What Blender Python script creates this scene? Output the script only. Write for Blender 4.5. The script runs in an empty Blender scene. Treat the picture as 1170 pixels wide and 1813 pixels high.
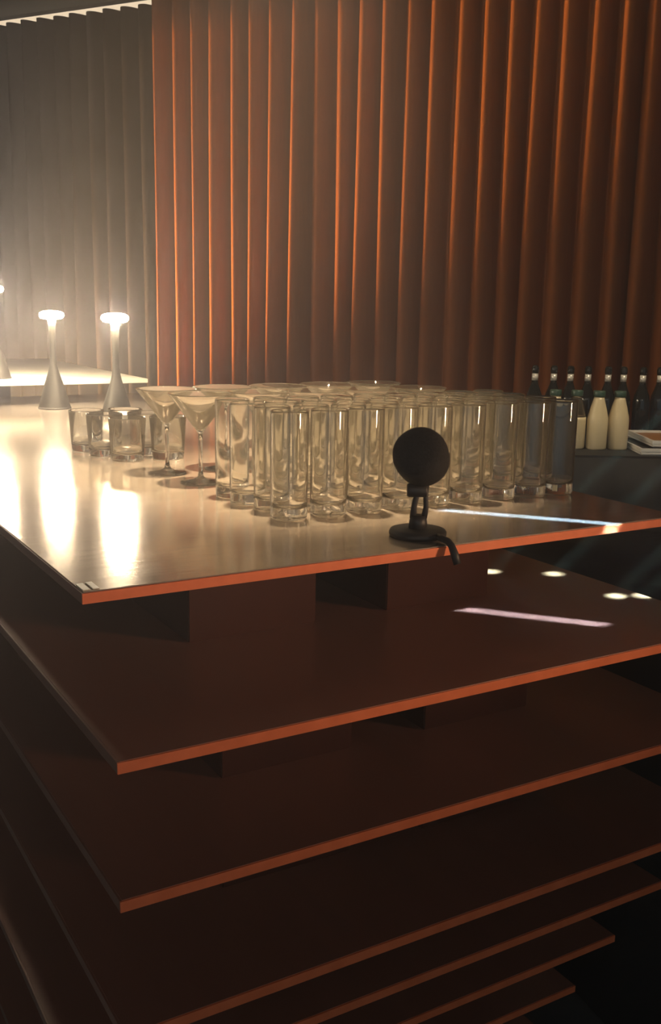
import bpy, bmesh, math, random
from mathutils import Vector, Matrix
random.seed(7)
sc = bpy.context.scene
col = sc.collection
R = math.radians

# ------------------------------------------------------------------ camera
F_PX, PITCH, ROLL, CAM_Z = 1788.456, R(11.5736), R(1.046), 1.45
c_, s_ = math.cos(PITCH), math.sin(PITCH)
fw, u0, r0 = Vector((0, c_, -s_)), Vector((0, s_, c_)), Vector((1, 0, 0))
cr, sr = math.cos(ROLL), math.sin(ROLL)
rt, up = cr * r0 + sr * u0, -sr * r0 + cr * u0
cam = bpy.data.cameras.new('camera')
cam.sensor_fit = 'VERTICAL'
cam.sensor_height = 36.0
cam.lens = F_PX / 1813 * 36.0
cam.clip_start = 0.02
cam_o = bpy.data.objects.new('camera', cam)
col.objects.link(cam_o)
m = Matrix((rt, up, -fw)).transposed().to_4x4()
m.translation = Vector((0, 0, CAM_Z))
cam_o.matrix_world = m
sc.camera = cam_o

# ------------------------------------------------------------------ world, exposure
w = bpy.data.worlds.new('world')
sc.world = w
w.use_nodes = True
bg = w.node_tree.nodes['Background']
bg.inputs[0].default_value = (0.5, 0.8, 1.0, 1)
bg.inputs[1].default_value = 0.3
sc.view_settings.view_transform = 'Standard'
sc.view_settings.look = 'None'
sc.view_settings.gamma = 1
sc.view_settings.use_curve_mapping = False
sc.view_settings.exposure = 0.3
cy = sc.cycles
cy.max_bounces = 16
cy.transmission_bounces = 16
cy.use_adaptive_sampling = True
cy.adaptive_threshold = 0.12
cy.adaptive_min_samples = 16
cy.transparent_max_bounces = 24
cy.glossy_bounces = 4
cy.diffuse_bounces = 2
cy.volume_bounces = 0
cy.sample_clamp_indirect = 6.0
cy.blur_glossy = 0.5

LAMP_EMIT = 480.0
HAZE_DENSITY = 0.058

# ------------------------------------------------------------------ frames of reference
TH = R(30.7259)                     # bar: u along its short front edge, v along its length
EU = Vector((math.cos(TH), math.sin(TH), 0))
EV = Vector((-math.sin(TH), math.cos(TH), 0))
A1 = Vector((-0.2753, 1.0851, 0))   # near corner of the top board
Z1 = 1.131                          # upper face of the top board
def bar(u, v, z=Z1, a=A1): return Vector((a.x, a.y, 0)) + EU * u + EV * v + Vector((0, 0, z))
CA = R(26.5)                        # curtain plane
CT = Vector((math.cos(CA), -math.sin(CA), 0))
CN = Vector((math.sin(CA), math.cos(CA), 0))    # pointing away from the camera
CP = Vector((0, 5.0, 0))
def cur(s, d=0.0, z=0.0): return CP + CT * s + CN * d + Vector((0, 0, z))

# ------------------------------------------------------------------ lights
def aim(o, d):
    o.rotation_euler = Vector(d).to_track_quat('-Z', 'Y').to_euler()
def light(name, kind, loc, target, power, color, **kw):
    l = bpy.data.lights.new(name, kind)
    l.energy = power
    l.color = color
    for k, v in kw.items(): setattr(l, k, v)
    o = bpy.data.objects.new(name, l)
    col.objects.link(o)
    o.location = loc
    aim(o, Vector(target) - Vector(loc))
    return o
# warm unseen spot, low on the left, that rakes up the rust curtain
light('curtain_uplight', 'SPOT', cur(-2.05, -0.46, 0.35), cur(-0.3, 0.0, 2.6), 920, (1.0, 0.62, 0.24),
      spot_size=R(58), spot_blend=0.8, shadow_soft_size=0.1)
# warm unseen spot on the right, at table height, that catches the board edges
light('edge_spotlight', 'SPOT', (2.6, 0.5, 1.45), (0.15, 1.3, 1.50), 205, (1.0, 0.60, 0.34),
      spot_size=R(35), spot_blend=1.0, shadow_soft_size=0.15)
# unseen fill lights added behind the viewer to brighten glass and boards
for i, p in enumerate(((-1.7, -2.0, 2.15), (0.6, -2.6, 2.3))):
    light('fill_light', 'POINT', p, (0, 1, 1), 19, (1.0, 0.76, 0.55), shadow_soft_size=0.2)
light('glass_fill_spot', 'SPOT', bar(0.58, 0.60, 2.98), bar(0.57, 0.56, 1.13), 560, (1.0, 0.76, 0.48), spot_size=R(31), spot_blend=0.8, shadow_soft_size=0.05)  # unseen spot added over the glasses to brighten them
light('table_downlight', 'SPOT', (1.2, 1.9, 2.9), (0.88, 3.1, 1.12), 90, (1.0, 0.8, 0.55), spot_size=R(30), spot_blend=0.8, shadow_soft_size=0.04)
# thin bluish beam of a projector on the right that draws a streak over the two upper boards
BD = Vector((-0.86, 0.067, -0.51)).normalized()
BA = Vector((-0.948, 0.317, 0)); BA = (BA - BD * BA.dot(BD)).normalized()
def beam(name, hit, dist, power, color, sx, sy, shape, d=BD, xa=BA, spread=R(1.2)):
    l = bpy.data.lights.new(name, 'AREA')
    l.shape = shape; l.size = sx; l.size_y = sy; l.spread = spread
    l.energy = power; l.color = color
    o = bpy.data.objects.new(name, l); col.objects.link(o)
    zz = -d; xx = (xa - zz * xa.dot(zz)).normalized(); yy = zz.cross(xx)
    mm = Matrix((xx, yy, zz)).transposed().to_4x4(); mm.translation = Vector(hit) - d * dist
    o.matrix_world = mm
    return o
beam('streak_beam', Vector((0.438, 1.501, 1.125)) + BA * 0.018, 0.62, 0.3, (0.46, 0.74, 1.0), 0.276, 0.02, 'RECTANGLE')
DD = (-EU * math.cos(R(33)) - Vector((0, 0, math.sin(R(33))))).normalized()
for p in ((0.288, 1.751), (0.400, 1.743), (0.474, 1.608), (0.520, 1.613)):
    beam('dot_beam', Vector((p[0], p[1], 0.988)), 0.78, 0.035, (0.55, 1.0, 0.8), 0.028, 0.014, 'ELLIPSE', d=DD, xa=EV)

# ------------------------------------------------------------------ materials
def mat(name, color, rough=0.5, metal=0.0, spec=0.5, **kw):
    mt = bpy.data.materials.new(name); mt.use_nodes = True
    b = mt.node_tree.nodes['Principled BSDF']
    b.inputs['Base Color'].default_value = (*color, 1)
    b.inputs['Roughness'].default_value = rough
    b.inputs['Metallic'].default_value = metal
    b.inputs['Specular IOR Level'].default_value = spec
    for k, v in kw.items(): b.inputs[k].default_value = v
    return mt
def vary(mt, c1, c2, scale, rough=None, stretch=(1, 1, 1), bump=0.0, detail=4):
    """noise driven colour, roughness and fine relief"""
    nt = mt.node_tree; b = nt.nodes['Principled BSDF']
    tc = nt.nodes.new('ShaderNodeTexCoord'); mp = nt.nodes.new('ShaderNodeMapping')
    mp.inputs['Scale'].default_value = stretch
    nz = nt.nodes.new('ShaderNodeTexNoise'); nz.inputs['Scale'].default_value = scale; nz.inputs['Detail'].default_value = detail
    rp = nt.nodes.new('ShaderNodeValToRGB')
    rp.color_ramp.elements[0].position = 0.3; rp.color_ramp.elements[1].position = 0.7
    rp.color_ramp.elements[0].color = (*c1, 1); rp.color_ramp.elements[1].color = (*c2, 1)
    nt.links.new(tc.outputs['Object'], mp.inputs[0]); nt.links.new(mp.outputs[0], nz.inputs['Vector'])
    nt.links.new(nz.outputs['Fac'], rp.inputs[0]); nt.links.new(rp.outputs[0], b.inputs['Base Color'])
    if rough:
        mr = nt.nodes.new('ShaderNodeMapRange'); mr.inputs[3].default_value = rough[0]; mr.inputs[4].default_value = rough[1]
        nt.links.new(nz.outputs['Fac'], mr.inputs[0]); nt.links.new(mr.outputs[0], b.inputs['Roughness'])
    if bump:
        bp = nt.nodes.new('ShaderNodeBump'); bp.inputs['Strength'].default_value = bump; bp.inputs['Distance'].default_value = 0.002
        nt.links.new(nz.outputs['Fac'], bp.inputs['Height']); nt.links.new(bp.outputs[0], b.inputs['Normal'])
    return mt
def emit(name, color, strength):
    mt = bpy.data.materials.new(name); mt.use_nodes = True
    nt = mt.node_tree; nt.nodes.clear()
    e = nt.nodes.new('ShaderNodeEmission'); e.inputs[0].default_value = (*color, 1); e.inputs[1].default_value = strength
    o = nt.nodes.new('ShaderNodeOutputMaterial'); nt.links.new(e.outputs[0], o.inputs[0])
    return mt
M = {}
M['board'] = vary(mat('board_lacquer', (0.24, 0.095, 0.066), 0.2), (0.225, 0.088, 0.062), (0.26, 0.103, 0.072), 3.0, rough=(0.38, 0.5), stretch=(9, 0.8, 1), bump=0.04)
bb = M['board'].node_tree.nodes['Principled BSDF']
bb.inputs['Coat Weight'].default_value = 1.0; bb.inputs['Coat IOR'].default_value = 1.5; bb.inputs['Coat Roughness'].default_value = 0.2; bb.inputs['Specular IOR Level'].default_value = 0.8
M['sheet'] = vary(mat('brushed_metal', (0.66, 0.55, 0.44), 0.3, 0.7), (0.58, 0.475, 0.37), (0.70, 0.59, 0.48), 5.0, rough=(0.10, 0.19), stretch=(2, 26, 1), bump=0.06)
M['cream'] = vary(mat('cream_board', (0.8, 0.72, 0.58), 0.4), (0.76, 0.68, 0.54), (0.84, 0.76, 0.62), 5)
M['edge'] = vary(mat('board_edge', (0.75, 0.17, 0.06), 0.45), (0.70, 0.155, 0.05), (0.82, 0.2, 0.075), 40, bump=0.05)
M['block'] = vary(mat('block_lacquer', (0.055, 0.018, 0.012), 0.8, spec=0.1), (0.048, 0.016, 0.0105), (0.062, 0.02, 0.0135), 8)
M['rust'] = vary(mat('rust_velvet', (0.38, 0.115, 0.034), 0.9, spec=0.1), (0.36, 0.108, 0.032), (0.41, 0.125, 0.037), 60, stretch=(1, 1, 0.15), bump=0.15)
M['shaded'] = vary(mat('shaded_cloth', (0.028, 0.020, 0.018), 0.9, spec=0.05), (0.025, 0.018, 0.016), (0.032, 0.023, 0.021), 60, stretch=(1, 1, 0.15), bump=0.15)  # shade on the left panel is put into this dark colour
M['floor'] = vary(mat('dark_floor', (0.05, 0.06, 0.07), 0.6), (0.045, 0.055, 0.065), (0.06, 0.07, 0.08), 6)
M['ceiling'] = vary(mat('dark_ceiling', (0.03, 0.035, 0.035), 0.9), (0.028, 0.033, 0.033), (0.035, 0.04, 0.04), 5)
M['wall'] = vary(mat('dark_wall', (0.05, 0.045, 0.04), 0.9), (0.045, 0.04, 0.036), (0.055, 0.05, 0.045), 4)
M['black_cloth'] = vary(mat('black_cloth', (0.012, 0.0125, 0.0135), 0.8), (0.010, 0.0105, 0.0115), (0.015, 0.0155, 0.0165), 80, bump=0.1)
M['champagne'] = vary(mat('brushed_champagne', (0.055, 0.049, 0.039), 0.5, 0.5), (0.05, 0.044, 0.035), (0.06, 0.054, 0.043), 30, rough=(0.45, 0.55), stretch=(1, 1, 20))
M['diffuser'] = emit('lamp_glow', (1.0, 0.82, 0.58), LAMP_EMIT)
M['lamp_top'] = emit('lamp_top_glow', (1.0, 0.82, 0.58), 175.0)
M['cove'] = emit('cove_glow', (1.0, 0.78, 0.55), 0.9)
M['black'] = vary(mat('black_plastic', (0.018, 0.018, 0.019), 0.5), (0.016, 0.016, 0.017), (0.022, 0.022, 0.023), 50)
M['foam'] = vary(mat('black_foam', (0.02, 0.02, 0.02), 0.9, spec=0.2), (0.016, 0.016, 0.017), (0.026, 0.026, 0.026), 300, bump=0.3)
M['milk'] = vary(mat('cream_milk', (0.72, 0.60, 0.38), 0.35), (0.70, 0.58, 0.36), (0.76, 0.64, 0.42), 12)
M['cap'] = vary(mat('green_cap', (0.03, 0.07, 0.05), 0.35), (0.03, 0.065, 0.045), (0.05, 0.10, 0.075), 20)
M['dark_glass'] = vary(mat('dark_bottle', (0.012, 0.014, 0.014), 0.08), (0.01, 0.012, 0.012), (0.016, 0.018, 0.018), 10)
M['glint'] = vary(mat('pale_glint', (0.85, 0.8, 0.7), 0.25, 0.3), (0.8, 0.75, 0.66), (0.9, 0.85, 0.76), 25)  # pale colour that stands in for glints on the bottle necks
M['steel'] = vary(mat('tray_steel', (0.8, 0.76, 0.7), 0.35, 0.2), (0.76, 0.72, 0.66), (0.84, 0.8, 0.74), 15)
M['tray_wood'] = vary(mat('tray_wood', (0.3, 0.14, 0.05), 0.45), (0.26, 0.12, 0.04), (0.36, 0.17, 0.06), 12, stretch=(1, 8, 1))
M['tape'] = vary(mat('clear_tape', (0.65, 0.6, 0.5), 0.25), (0.6, 0.55, 0.46), (0.7, 0.65, 0.55), 60)
g = bpy.data.materials.new('clear_glass'); g.use_nodes = True
gb = g.node_tree.nodes['Principled BSDF']
gb.inputs['Base Color'].default_value = (0.985, 0.985, 0.97, 1)
gb.inputs['Transmission Weight'].default_value = 1.0
gb.inputs['Roughness'].default_value = 0.02
gb.inputs['IOR'].default_value = 1.47
# beige scatter added to brighten the glasses, as lamplight would
gn = g.node_tree
gd = gn.nodes.new('ShaderNodeBsdfDiffuse'); gd.inputs[0].default_value = (0.95, 0.80, 0.58, 1)
gt = gn.nodes.new('ShaderNodeBsdfTranslucent'); gt.inputs[0].default_value = (0.95, 0.80, 0.58, 1)
ga = gn.nodes.new('ShaderNodeMixShader'); ga.inputs[0].default_value = 0.5
gm = gn.nodes.new('ShaderNodeMixShader'); gm.inputs[0].default_value = 0.032
gn.links.new(gd.outputs[0], ga.inputs[1]); gn.links.new(gt.outputs[0], ga.inputs[2])
gn.links.new(gb.outputs[0], gm.inputs[1]); gn.links.new(ga.outputs[0], gm.inputs[2])
gn.links.new(gm.outputs[0], gn.nodes['Material Output'].inputs['Surface'])
M['glass'] = g

# ------------------------------------------------------------------ mesh helpers
def mesh_obj(name, bm, material, parent=None, smooth=False):
    me = bpy.data.meshes.new(name)
    bm.normal_update(); bm.to_mesh(me); bm.free()
    me.materials.append(M[material])
    if smooth:
        for p in me.polygons: p.use_smooth = True
    o = bpy.data.objects.new(name, me); col.objects.link(o)
    o.parent = parent
    return o
def tag(o, label, cat, group=None):
    o['label'] = label; o['category'] = cat
    if group: o['group'] = group
    return o
def empty(name, loc=(0, 0, 0), rz=0.0):
    o = bpy.data.objects.new(name, None); o.empty_display_size = 0.05
    col.objects.link(o); o.location = loc; o.rotation_euler = (0, 0, rz)
    return o
def box(bm, x0, x1, y0, y1, z0, z1, bevel=0.0):
    r = bmesh.ops.create_cube(bm, size=1)
    vs = r['verts']
    for v in vs:
        v.co = Vector((x0 if v.co.x < 0 else x1, y0 if v.co.y < 0 else y1, z0 if v.co.z < 0 else z1))
    if bevel:
        es = list({e for v in vs for e in v.link_edges})
        bmesh.ops.bevel(bm, geom=es, offset=bevel, segments=2, affect='EDGES')
    return bm
def box_obj(name, dims, material, parent=None, bevel=0.0):
    bm = bmesh.new(); box(bm, *dims, bevel=bevel)
    return mesh_obj(name, bm, material, parent)
def lathe(prof, n=32, closed=False, mat4=None):
    """prof: (r, z) list; first/last at r=0 are poles; closed: the profile loops (ring solid)"""
    bm = bmesh.new(); rings = []
    for r, z in prof:
        if r < 1e-6: rings.append([bm.verts.new((0, 0, z))])
        else: rings.append([bm.verts.new((r * math.cos(2 * math.pi * k / n), r * math.sin(2 * math.pi * k / n), z)) for k in range(n)])
    pairs = list(zip(rings, rings[1:])) + ([(rings[-1], rings[0])] if closed else [])
    for a, b in pairs:
        for k in range(n):
            k2 = (k + 1) % n
            q = [a[k % len(a)], a[k2 % len(a)], b[k2 % len(b)], b[k % len(b)]]
            q = list(dict.fromkeys(q))
            if len(q) >= 3: bm.faces.new(q)
    bmesh.ops.recalc_face_normals(bm, faces=bm.faces)
    if mat4 is not None: bmesh.ops.transform(bm, matrix=mat4, verts=bm.verts)
    return bm
def tube(path, rad, n=10):
    bm = bmesh.new(); rings = []
    pts = [Vector(p) for p in path]
    for i, p in enumerate(pts):
        d = (pts[min(i + 1, len(pts) - 1)] - pts[max(i - 1, 0)]).normalized()
        a = d.orthogonal() if i == 0 else (last - d * last.dot(d))
        a.normalize(); last = a; b = d.cross(a)
        r = rad[i] if isinstance(rad, (list, tuple)) else rad
        rings.append([bm.verts.new(p + (a * math.cos(2 * math.pi * k / n) + b * math.sin(2 * math.pi * k / n)) * r) for k in range(n)])
    for a, b in zip(rings, rings[1:]):
        for k in range(n): bm.faces.new([a[k], a[(k + 1) % n], b[(k + 1) % n], b[k]])
    bm.faces.new(rings[0][::-1]); bm.faces.new(rings[-1])
    bmesh.ops.recalc_face_normals(bm, faces=bm.faces)
    return bm
def rim(points, r, a0, a1, cx, cz, n=4):
    for k in range(n + 1):
        a = a0 + (a1 - a0) * k / n; points.append((cx + r * math.cos(a), cz + r * math.sin(a)))

# ------------------------------------------------------------------ room shell
def struct(o): o['kind'] = 'structure'; return o
struct(box_obj('floor', (-5, 5, -4, 8, -0.1, 0), 'floor'))
struct(box_obj('ceiling', (-5, 5, -4, 8, 3.03, 3.13), 'ceiling'))
wb = struct(box_obj('wall_back', (-4.4, 5.5, 0.32, 0.42, 0, 3.03), 'wall'))
wb.location = CP; wb.rotation_euler = (0, 0, -CA)
struct(box_obj('wall_left', (-4.4, -4.3, -3.5, 7.4, 0, 3.03), 'wall'))
struct(box_obj('wall_right', (4.3, 4.4, -3.5, 2.95, 0, 3.03), 'wall'))

# ------------------------------------------------------------------ curtains
def curtain(name, ridges, z0, z1, amp, material, depth=0.0, seed=1, top_amp=0.75):
    """ridges: distances along the track where a pleat comes forward; thickness comes from a second sheet"""
    rnd = random.Random(seed)
    ns, nz = 16, 14
    ph = [rnd.uniform(-1, 1) for _ in ridges]; am = [rnd.uniform(0.75, 1.15) for _ in ridges]
    lean = [rnd.uniform(-0.02, 0.02) for _ in ridges]
    bm = bmesh.new(); rows = []
    for iz in range(nz + 1):
        t = iz / nz; z = z0 + (z1 - z0) * t; row = []
        for i in range(len(ridges) - 1):
            a, b = ridges[i], ridges[i + 1]
            last = i == len(ridges) - 2
            for k in range(ns + (1 if last else 0)):
                f = k / ns
                s = a + (b - a) * f + (lean[i] * (1 - f) + lean[i + 1] * f) * (1 - t) * 0.9
                am_ = am[i] * (1 - f) + am[i + 1] * f
                c = math.cos(2 * math.pi * f)
                c = 2 * ((1 + c) / 2) ** 1.15 - 1            # narrow pleat heads, wide valleys
                sway = 0.012 * math.sin(ph[i] * 3 + t * 4) * (1 - f) + 0.012 * math.sin(ph[i + 1 if not last else i] * 3 + t * 4) * f
                d = -amp * am_ * (top_amp + (1 - top_amp) * (1 - t)) * c + sway * (1 - t)
                row.append(bm.verts.new(cur(s + 0.012 * math.sin(2 * math.pi * f) , depth + d, z)))
        rows.append(row)
    for r1, r2 in zip(rows, rows[1:]):
        for k in range(len(r1) - 1): bm.faces.new([r1[k], r1[k + 1], r2[k + 1], r2[k]])
    o = mesh_obj(name, bm, material, smooth=True)
    so = o.modifiers.new('thickness', 'SOLIDIFY'); so.thickness = 0.004
    return o
RID = [-1.013, -0.881, -0.776, -0.672, -0.541, -0.448, -0.328, -0.201, -0.092, 0.03, 0.14, 0.257, 0.376, 0.491, 0.619, 0.731, 0.843, 0.957, 1.074, 1.203, 1.321, 1.425]
RID += [1.54 + 0.117 * k for k in range(7)]
tag(curtain('rust_curtain', RID, 0.02, 2.945, 0.068, 'rust', 0.0, 3), 'floor-length rust orange pleated curtain behind the glasses, the bright panel', 'curtain')
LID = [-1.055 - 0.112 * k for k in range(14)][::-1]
tag(curtain('shaded_curtain', LID, 0.02, 2.94, 0.058, 'shaded', 0.09, 5), 'dark taupe pleated curtain behind the glowing table lamps, shade in its colour', 'curtain')
cl = empty('cove_light'); cl.location = CP; cl.rotation_euler = (0, 0, -CA)
tag(cl, 'cream glowing light strip along the ceiling above the dark curtain', 'light')
box_obj('light_strip', (-2.9, -1.06, 0.20, 0.23, 2.935, 3.0), 'cove', cl)
box_obj('strip_rail', (-2.9, -1.06, 0.231, 0.25, 2.93, 3.03), 'ceiling', cl)
pm = struct(box_obj('trim_1', (-3.2, 3.0, -0.16, -0.12, 2.985, 3.03), 'ceiling'))
pm.location = CP; pm.rotation_euler = (0, 0, -CA)

# ------------------------------------------------------------------ the tiered bar
W, T = 0.970, 0.0135
BOARDS = [  # upper face, near corner, length
    (1.131, (-0.2753, 1.0851), 2.385), (0.988, (-0.2128, 0.9586), 2.45), (0.835, (-0.2120, 0.9517), 2.45), (0.676, (-0.2106, 0.9500), 2.45),
    (0.531, (-0.2750, 1.0137), 2.40), (0.381, (-0.3232, 1.0868), 2.35), (0.226, (-0.365, 1.16), 2.30), (0.075, (-0.40, 1.22), 2.25)]
barE = empty('tiered_bar_counter', bar(0, 0, 0), TH)
tag(barE, 'tall bar counter of stacked brown boards with bright orange edges', 'bar counter')
words = ['uppermost board carrying the glasses', 'second board from the top', 'third board from the top', 'fourth board from the top', 'fifth board from the top', 'sixth board from the top', 'seventh board from the top', 'lowest board near the floor']
def board(parent, ox, oy, z, L, wd=W, th=T, e=0.0025, top='board', end='edge'):
    p = box_obj('board', (ox + e, ox + wd - e, oy + e, oy + L - e, z - th, z), top, parent)
    zt = z - 0.0008; zb = z - th + 0.0004
    for d, mm in (((ox, ox + wd, oy, oy + e), end), ((ox, ox + wd, oy + L - e, oy + L), end), ((ox, ox + e, oy + e, oy + L - e), top), ((ox + wd - e, ox + wd, oy + e, oy + L - e), top)):
        bnd = box_obj('edge_band', (d[0], d[1], d[2], d[3], zb, zt), mm, p)
        if mm == 'edge': bnd['label'] = 'bright orange edge band'
    return p
offs = []
for i, (z, a, L) in enumerate(BOARDS):
    q = Vector((a[0], a[1], 0)) - A1
    ox, oy = q.dot(EU), q.dot(EV); offs.append((ox, oy))
    b = board(barE, ox, oy, z - (0.001 if i == 0 else 0), L); b['label'] = words[i]
    if i == 0: box_obj('top_sheet', (ox + 0.0015, ox + W - 0.0015, oy + 0.0015, oy + L - 0.0015, z - 0.00095, z), 'sheet', b)['label'] = 'reflective brushed metal top'
for i in range(len(BOARDS) - 1):
    zt = BOARDS[i][0] - T; zb = BOARDS[i + 1][0]
    ox, oy = offs[i + 1]
    v0 = 0.312 if i == 0 else 0.205
    for uu in ((0.208, 0.411), (0.536, 0.736)):
        for vv in (v0, v0 + 0.75, v0 + 1.5):
            box_obj('spacer_block', (ox + uu[0], ox + uu[1], oy + vv, oy + vv + 0.3, zb, zt), 'block', barE, bevel=0.002)
ox, oy = offs[-1]
for vv in (0.3, 1.6):
    box_obj('plinth', (ox + 0.15, ox + 0.82, oy + vv, oy + vv + 0.4, 0.0, 0.075 - T), 'block', barE, bevel=0.002)
# raised board at the far end, resting on a block on the top board
rs = empty('raised_shelf', bar(0, 0, 0), TH)
tag(rs, 'raised pale lit shelf board at the far end of the bar, carrying a lamp', 'shelf')
UZ, UU, UV = 1.205, 0.855, 2.08     # near right corner
board(rs, UU - W, UV, UZ, 1.2, top='cream', end='cream')['label'] = 'pale cream lamp-lit board'
box_obj('support_block', (UU - W + 0.12, UU - W + 0.34, UV + 0.04, UV + 0.28, Z1, UZ - T), 'block', rs, bevel=0.002)
box_obj('support_leg', (UU - 0.50, UU - 0.30, UV + 0.6, UV + 0.8, 0.0, UZ - T), 'block', rs, bevel=0.002)
# clear tape folded over the near corner of the top board
tp = empty('corner_tape', bar(0.0, 0.0), TH)
tag(tp, 'two short strips of clear tape at the sharp near corner of the top board', 'tape')
box_obj('tape_strip', (0.002, 0.011, 0.004, 0.034, 0.0002, 0.0014), 'tape', tp, bevel=0.0004)
box_obj('tape_strip', (0.014, 0.022, 0.005, 0.036, 0.0002, 0.0012), 'tape', tp, bevel=0.0004)

# ------------------------------------------------------------------ table lamps
def lamp(loc, label):
    t = empty('table_lamp', loc)
    tag(t, label, 'lamp', 'cordless table lamps')
    pr = [(0, 0.0), (0.046, 0.0), (0.047, 0.002), (0.0465, 0.005), (0.042, 0.022), (0.0355, 0.046), (0.028, 0.072), (0.0215, 0.092), (0.0155, 0.11), (0.0115, 0.127), (0.0095, 0.145), (0.0085, 0.17), (0.009, 0.21), (0.0105, 0.245), (0.0125, 0.263), (0.0, 0.263)]
    mesh_obj('stem', lathe(pr, 40), 'champagne', t, True)
    mesh_obj('base_ring', lathe([(0.0466, 0.0), (0.0485, 0.0), (0.0488, 0.0025), (0.0475, 0.0045), (0.0466, 0.0045)], 40, True), 'champagne', t, True)
    mesh_obj('diffuser', lathe([(0, 0.2635), (0.014, 0.2635), (0.024, 0.2645), (0.0315, 0.2665), (0.0315, 0.2685), (0, 0.2685)], 40), 'diffuser', t)
    mesh_obj('glowing_cover', lathe([(0, 0.269), (0.0325, 0.269), (0.0355, 0.2715), (0.036, 0.2765), (0.034, 0.282), (0.027, 0.286), (0.015, 0.2885), (0, 0.289)], 40), 'lamp_top', t, True)
    return t
lamp(bar(0.517, 1.965), 'champagne table lamp with glowing disc head, nearest to the raised shelf edge')
lamp(bar(0.568, 1.545), 'champagne table lamp with glowing disc head, closest to the cocktail glasses')
lamp(bar(0.185, 1.52), 'champagne table lamp mostly cut off by the frame, standing on the top board')
lamp(bar(0.03, 0.93), 'added unseen table lamp at the long outer edge of the top board, nearest the viewer')  # extra lamp out of frame, added to light the top board and glasses
lamp(bar(0.405, 2.225, UZ), 'champagne table lamp standing on the raised shelf, half out of frame')

# ------------------------------------------------------------------ glassware
def link_copy(me, name, loc, rz, label, cat, group):
    o = bpy.data.objects.new(name, me); col.objects.link(o)
    o.location = loc; o.rotation_euler = (0, 0, rz)
    return tag(o, label, cat, group)
def highball_mesh():
    h, ro, wl, base = 0.164, 0.0285, 0.0017, 0.017
    p = [(0, 0.0015), (ro - 0.010, 0.0015), (ro - 0.006, 0.0), (ro - 0.0035, 0.0), (ro - 0.001, 0.001), (ro - 0.0002, 0.0035), (ro, 0.03), (ro + 0.0004, h - 0.002)]
    p += [(ro + 0.0001, h - 0.0006), (ro - wl * 0.5, h), (ro - wl, h - 0.0006)]
    p += [(ro - wl, h - 0.004), (ro - wl - 0.0003, base + 0.01), (ro - wl - 0.0015, base + 0.004), (ro - wl - 0.005, base + 0.001), (ro * 0.4, base - 0.0005), (0, base - 0.001)]
    return lathe(p, 40)
def tumbler_mesh():
    h, ro, rt_, wl, base = 0.088, 0.033, 0.038, 0.0018, 0.013
    p = [(0, 0.0015), (ro - 0.008, 0.0015), (ro - 0.004, 0.0), (ro - 0.001, 0.001), (ro, 0.004), (rt_, h - 0.002), (rt_ - wl * .5, h), (rt_ - wl, h - 0.001), (ro - wl, base + 0.008), (ro - wl - 0.003, base + 0.002), (ro * 0.4, base), (0, base)]
    return lathe(p, 40)
ORD = ['first', 'second', 'third', 'fourth', 'fifth', 'sixth', 'seventh', 'eighth', 'ninth']
rows = ['front row', 'second row', 'third row', 'back row']
hb = None
for r in range(4):
    v = 0.256 + 0.068 * r
    for k in range(9):
        u = 0.398 + 0.0668 * k + random.uniform(-0.0025, 0.0025) + (0.008 if r % 2 else 0.0) - (0.006 if r > 1 else 0)
        vv = v - 0.010 * (k / 8) + random.uniform(-0.003, 0.003)
        label = f'tall clear highball glass, {rows[r]}, {ORD[k]} from the cocktail glass side'
        if hb is None:
            hb = mesh_obj('highball_glass', highball_mesh(), 'glass', None, True); hb.location = bar(u, vv)
            tag(hb, label, 'glass', 'highball glasses on the top board')
        else:
            link_copy(hb.data, 'highball_glass', bar(u, vv), random.uniform(0, 6), label, 'glass', 'highball glasses on the top board')
# cocktail glasses
mb = None
spots = [(0.402, 0.600, 'front row, outermost by the lamps'), (0.520, 0.606, 'front row, second from the lamp side'), (0.638, 0.598, 'front row, third from the lamp side'), (0.756, 0.602, 'front row, fourth from the lamp side'), (0.874, 0.596, 'front row, nearest the white bottles'),
         (0.386, 0.722, 'back row, outermost by the lamps'), (0.504, 0.728, 'back row, second from the lamp side'), (0.622, 0.721, 'back row, third from the lamp side'), (0.740, 0.727, 'back row, fourth from the lamp side'), (0.858, 0.735, 'back row, nearest the white bottles')]
for u, v, wh in spots:
    t = empty('cocktail_glass', bar(u, v))
    tag(t, 'clear V-shaped cocktail glass, ' + wh, 'glass', 'cocktail glasses behind the highballs')
    if mb is None:
        foot = mesh_obj('foot', lathe([(0, 0.0008), (0.030, 0.0), (0.036, 0.0006), (0.037, 0.0018), (0.030, 0.0032), (0.014, 0.0055), (0.006, 0.010), (0.0042, 0.016), (0, 0.016)], 40), 'glass', t, True)
        stem = mesh_obj('stem', lathe([(0, 0.0161), (0.0041, 0.0161), (0.0036, 0.03), (0.0035, 0.075), (0.0042, 0.088), (0, 0.088)], 20), 'glass', t, True)
        bowl = mesh_obj('bowl', lathe([(0, 0.0881), (0.0043, 0.0881), (0.007, 0.094), (0.0573, 0.1592), (0.0578, 0.1603), (0.0568, 0.1606), (0.0555, 0.1592), (0.0050, 0.0968), (0, 0.0962)], 48), 'glass', t, True)
        mb = (foot, stem, bowl)
    else:
        for q in mb:
            cpy = q.copy(); col.objects.link(cpy); cpy.parent = t
tb = None
k = 0
tspots = [(0.372, 0.905, 'nearest the cocktail glasses'), (0.352, 0.99, 'second along the board'), (0.340, 1.075, 'farthest from the cocktail glasses'),
          (0.458, 0.90, 'inner row, nearest the cocktail glasses'), (0.440, 0.985, 'inner row, second along'), (0.425, 1.07, 'inner row, farthest')]
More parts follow.
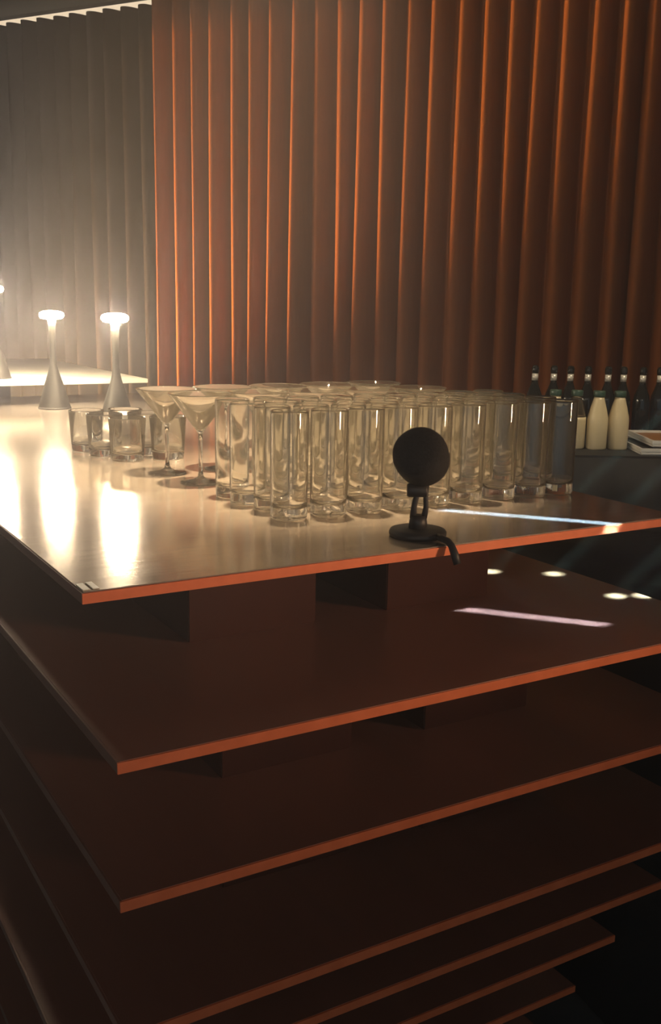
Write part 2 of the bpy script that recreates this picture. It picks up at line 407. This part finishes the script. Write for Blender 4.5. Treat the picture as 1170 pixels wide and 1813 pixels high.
for u, v, wh in tspots:
    label = 'low clear tumbler beside the lamps, ' + ('outer row, ' if 'inner' not in wh else '') + wh
    if tb is None:
        tb = mesh_obj('tumbler', tumbler_mesh(), 'glass', None, True); tb.location = bar(u, v); tag(tb, label, 'glass', 'low tumblers by the lamps')
    else: link_copy(tb.data, 'tumbler', bar(u, v), random.uniform(0, 6), label, 'glass', 'low tumblers by the lamps')

# ------------------------------------------------------------------ round-headed webcam on a disc foot
wc = empty('webcam', bar(0.504, 0.066), 0)
tag(wc, 'small black round-headed webcam on a disc stand at the board edge', 'webcam')
mesh_obj('base', lathe([(0, 0.0), (0.038, 0.0), (0.0405, 0.002), (0.041, 0.006), (0.039, 0.010), (0.034, 0.0115), (0, 0.0125)], 48), 'black', wc, True)
mesh_obj('post', lathe([(0, 0.012), (0.0135, 0.012), (0.0125, 0.022), (0.0105, 0.03), (0, 0.03)], 24), 'black', wc, True)
mesh_obj('prong', tube([(-0.008, 0.0, 0.026), (-0.0065, 0.0, 0.042), (-0.003, 0.0, 0.06), (-0.002, 0.0, 0.074)], [0.0046, 0.0042, 0.004, 0.005], 12), 'black', wc, True)
mesh_obj('prong', tube([(0.008, 0.0, 0.026), (0.0105, 0.0, 0.042), (0.0095, 0.0, 0.058), (0.009, 0.0, 0.074)], [0.0046, 0.0038, 0.0036, 0.005], 12), 'black', wc, True)
kn = lathe([(0, -0.014), (0.0085, -0.014), (0.0098, -0.012), (0.0098, 0.012), (0.0085, 0.014), (0, 0.014)], 20, False, Matrix.Translation((-0.003, 0.0, 0.066)) @ Matrix.Rotation(R(90), 4, 'Y'))
mesh_obj('tilt_knob', kn, 'black', wc, True)
hd = lathe([(0, -0.0235), (0.020, -0.0230), (0.031, -0.0200), (0.0365, -0.0140), (0.0385, -0.005), (0.0388, 0.004), (0.0380, 0.016), (0.0365, 0.026), (0.031, 0.034), (0.022, 0.0385), (0.0, 0.040)], 56)
ax = Vector((0.28, 0.80, -0.50)).normalized()
q = Vector((0, 0, 1)).rotation_difference(ax).to_matrix().to_4x4()
bmesh.ops.transform(hd, matrix=Matrix.Translation((-0.001, -0.012, 0.1175)) @ q, verts=hd.verts)
mesh_obj('head', hd, 'foam', wc, True)
ring = lathe([(0.0345, 0.0300), (0.0310, 0.0350), (0.026, 0.0385), (0.029, 0.0335)], 48, True)
bmesh.ops.transform(ring, matrix=Matrix.Translation((-0.001, -0.012, 0.1175)) @ q, verts=ring.verts)
mesh_obj('lens_ring', ring, 'black', wc, True)
cb = tube([(0.024, -0.026, 0.0062), (0.031, -0.042, 0.0060), (0.037, -0.054, 0.0056), (0.041, -0.0625, 0.0015), (0.0455, -0.068, -0.010), (0.049, -0.072, -0.022)], [0.0045, 0.0048, 0.0048, 0.0048, 0.0056, 0.0052], 12)
mesh_obj('cable', cb, 'black', wc, True)

# ------------------------------------------------------------------ draped service table with bottles
TZ, TX0, TX1, TY0, TY1 = 1.045, 0.42, 2.3, 2.84, 3.46
def skirt(parts, z0, z1, amp, pitch, name, parent, material):
    """draped cloth side with pleats along a polyline"""
    bm = bmesh.new(); ring_t, ring_m, ring_b = [], [], []
    s = 0.0
    for (x0, y0), (x1, y1) in zip(parts, parts[1:]):
        L = math.hypot(x1 - x0, y1 - y0); n = max(2, int(L / 0.012)); nx, ny = (y1 - y0) / L, -(x1 - x0) / L
        for k in range(n):
            f = k / n; a = amp * (1 + math.sin(2 * math.pi * (s + L * f) / pitch + 0.8 * math.sin((s + f * L) * 7))) * 0.5
            x, y = x0 + (x1 - x0) * f, y0 + (y1 - y0) * f
            ring_t.append(bm.verts.new((x + nx * 0.004, y + ny * 0.004, z1)))
            ring_m.append(bm.verts.new((x + nx * (0.008 + a * 0.5), y + ny * (0.008 + a * 0.5), z1 - 0.12)))
            ring_b.append(bm.verts.new((x + nx * (0.012 + a), y + ny * (0.012 + a), z0)))
        s += L
    for A, B in ((ring_t, ring_m), (ring_m, ring_b)):
        for k in range(len(A)):
            k2 = (k + 1) % len(A); bm.faces.new([A[k], A[k2], B[k2], B[k]])
    o = mesh_obj(name, bm, material, parent, True)
    so = o.modifiers.new('thickness', 'SOLIDIFY'); so.thickness = 0.003
    return o
st = empty('service_table')
tag(st, 'tall table draped to the floor in black cloth, carrying white bottles', 'table')
box_obj('tabletop_cloth', (TX0, TX1, TY0, TY1, TZ - 0.02, TZ), 'black_cloth', st, bevel=0.006)
skirt([(TX0, TY0), (TX1, TY0), (TX1, TY1), (TX0, TY1), (TX0, TY0)][::-1][::-1], 0.005, TZ - 0.006, 0.06, 0.15, 'cloth_skirt', st, 'black_cloth')
# lower black covered side counter along the bar
ct = empty('side_counter', bar(1.12, -0.5, 0), TH)
tag(ct, 'low black-clothed side counter next to the brown boards of the bar', 'counter')
bm = bmesh.new(); nseg = 60
prof = [(0.43, 0.934), (0.30, 0.94), (0.12, 0.945), (0.04, 0.946), (0.012, 0.938), (0.0, 0.915), (-0.002, 0.86), (0.012, 0.8), (0.01, 0.5), (0.014, 0.005)]
rws = []
for k in range(nseg + 1):
    y = 1.28 * k / nseg
    wv = 0.010 * math.sin(y * 9.0) + 0.006 * math.sin(y * 23 + 1)
    rws.append([bm.verts.new((x + wv * (1 if x < 0.2 else 0), y, z + (0.012 * math.sin(y * 13 + x * 20) if z > 0.85 else 0))) for x, z in prof])
for a, b in zip(rws, rws[1:]):
    for k in range(len(prof) - 1): bm.faces.new([a[k], a[k + 1], b[k + 1], b[k]])
o = mesh_obj('draped_cloth', bm, 'black_cloth', ct, True)
so = o.modifiers.new('thickness', 'SOLIDIFY'); so.thickness = 0.004
box_obj('counter_body', (0.035, 0.42, 0.01, 1.27, 0.0, 0.915), 'black_cloth', ct)

def milk_bottle(x, y, label, full=True):
    t = empty('milk_bottle', (x, y, TZ)); tag(t, label, 'bottle', 'white filled bottles on the black table')
    h = 0.148
    if full:
        mesh_obj('bottle_body', lathe([(0, 0), (0.027, 0), (0.0302, 0.004), (0.0305, 0.085), (0.029, 0.098), (0.0225, 0.125), (0.0165, 0.146), (0.0145, 0.155), (0, 0.155)], 28), 'milk', t, True)
    else:
        mesh_obj('bottle_body', lathe([(0, 0), (0.027, 0), (0.0302, 0.004), (0.0305, 0.085), (0.0302, 0.0945), (0, 0.0945)], 28), 'milk', t, True)
        mesh_obj('clear_neck', lathe([(0.0302, 0.095), (0.029, 0.098), (0.0225, 0.125), (0.0165, 0.146), (0.0145, 0.155), (0.0130, 0.155), (0.015, 0.146), (0.021, 0.125), (0.0275, 0.098), (0.0285, 0.095)], 28, True), 'glass', t, True)
    mesh_obj('cap', lathe([(0, 0.1552), (0.0165, 0.1552), (0.0175, 0.157), (0.0175, 0.170), (0.0160, 0.1725), (0, 0.173)], 24), 'cap', t, True)
milk_bottle(0.785, 2.985, 'cream-filled bottle with dark green cap, the middle of the three clear of the glasses')
milk_bottle(0.848, 2.990, 'cream-filled bottle with dark green cap, beside the metal trays')
milk_bottle(0.722, 2.995, 'partly filled cream bottle with clear neck, half behind the end highball', False)
milk_bottle(0.660, 3.00, 'cream-filled bottle seen through the end highball glasses')
for k, (x, y) in enumerate(((0.655, 3.30), (0.717, 3.305), (0.770, 3.30), (0.828, 3.305), (0.892, 3.30), (0.945, 3.31), (1.005, 3.30), (1.064, 3.31))):
    t = empty('dark_bottle', (x, y, TZ))
    tag(t, f'dark glass bottle with bright neck foil, {ORD[k]} from the curtain-side end of the back row' if k else 'dark glass bottle with bright neck foil, the end one above the glasses', 'bottle', 'dark bottles at the back of the black table')
    mesh_obj('bottle_body', lathe([(0, 0), (0.024, 0), (0.0265, 0.003), (0.027, 0.115), (0.024, 0.135), (0.015, 0.158), (0.0105, 0.172), (0.010, 0.178), (0, 0.178)], 24), 'dark_glass', t, True)
    mesh_obj('neck_glint', lathe([(0, 0.1782), (0.0102, 0.1782), (0.0100, 0.20), (0, 0.20)], 20), 'glint', t, True)  # collar that carries the neck glint in its colour
    mesh_obj('stopper', lathe([(0, 0.2002), (0.009, 0.2002), (0.0115, 0.205), (0.0115, 0.219), (0.008, 0.226), (0, 0.227)], 20), 'dark_glass', t, True)
def tray(x, y, z, wd, dp, label, wood):
    t = empty('serving_tray', (x, y, z)); tag(t, label, 'tray', 'trays stacked on the black table')
    box_obj('tray_plate', (0, wd, 0, dp, 0.0, 0.010), 'steel', t, bevel=0.003)
    box_obj('tray_inlay', (0.012, wd - 0.012, 0.012, dp - 0.012, 0.0102, 0.013), 'tray_wood' if wood else 'black', t, bevel=0.001)
    for d in ((0, wd, 0, 0.006), (0, wd, dp - 0.006, dp), (0, 0.006, 0.0062, dp - 0.0062), (wd - 0.006, wd, 0.0062, dp - 0.0062)):
        box_obj('tray_rim', (d[0], d[1], d[2], d[3], 0.0102, 0.019), 'steel', t)
tray(0.885, 2.87, TZ, 0.36, 0.30, 'flat steel-rimmed tray at the front of the black table', False)
tray(0.925, 2.90, TZ + 0.0195, 0.34, 0.26, 'wooden-inlaid steel tray lying on another tray', True)

# ------------------------------------------------------------------ haze added for the glow around the lamps
hz = bpy.data.materials.new('glow_haze'); hz.use_nodes = True
nt = hz.node_tree; nt.nodes.clear()
vs = nt.nodes.new('ShaderNodeVolumeScatter'); vs.inputs['Density'].default_value = HAZE_DENSITY; vs.inputs['Anisotropy'].default_value = 0.65
vs.inputs['Color'].default_value = (0.97, 0.92, 1.0, 1)
oo = nt.nodes.new('ShaderNodeOutputMaterial'); nt.links.new(vs.outputs[0], oo.inputs['Volume'])
M['haze'] = hz
hb_ = box_obj('glow_haze', (-4.2, 4.2, -3.9, 7.9, -0.05, 3.08), 'haze')
hb_['kind'] = 'stuff'; hb_['label'] = 'thin added haze for the glow around the lamps'; hb_['category'] = 'haze'
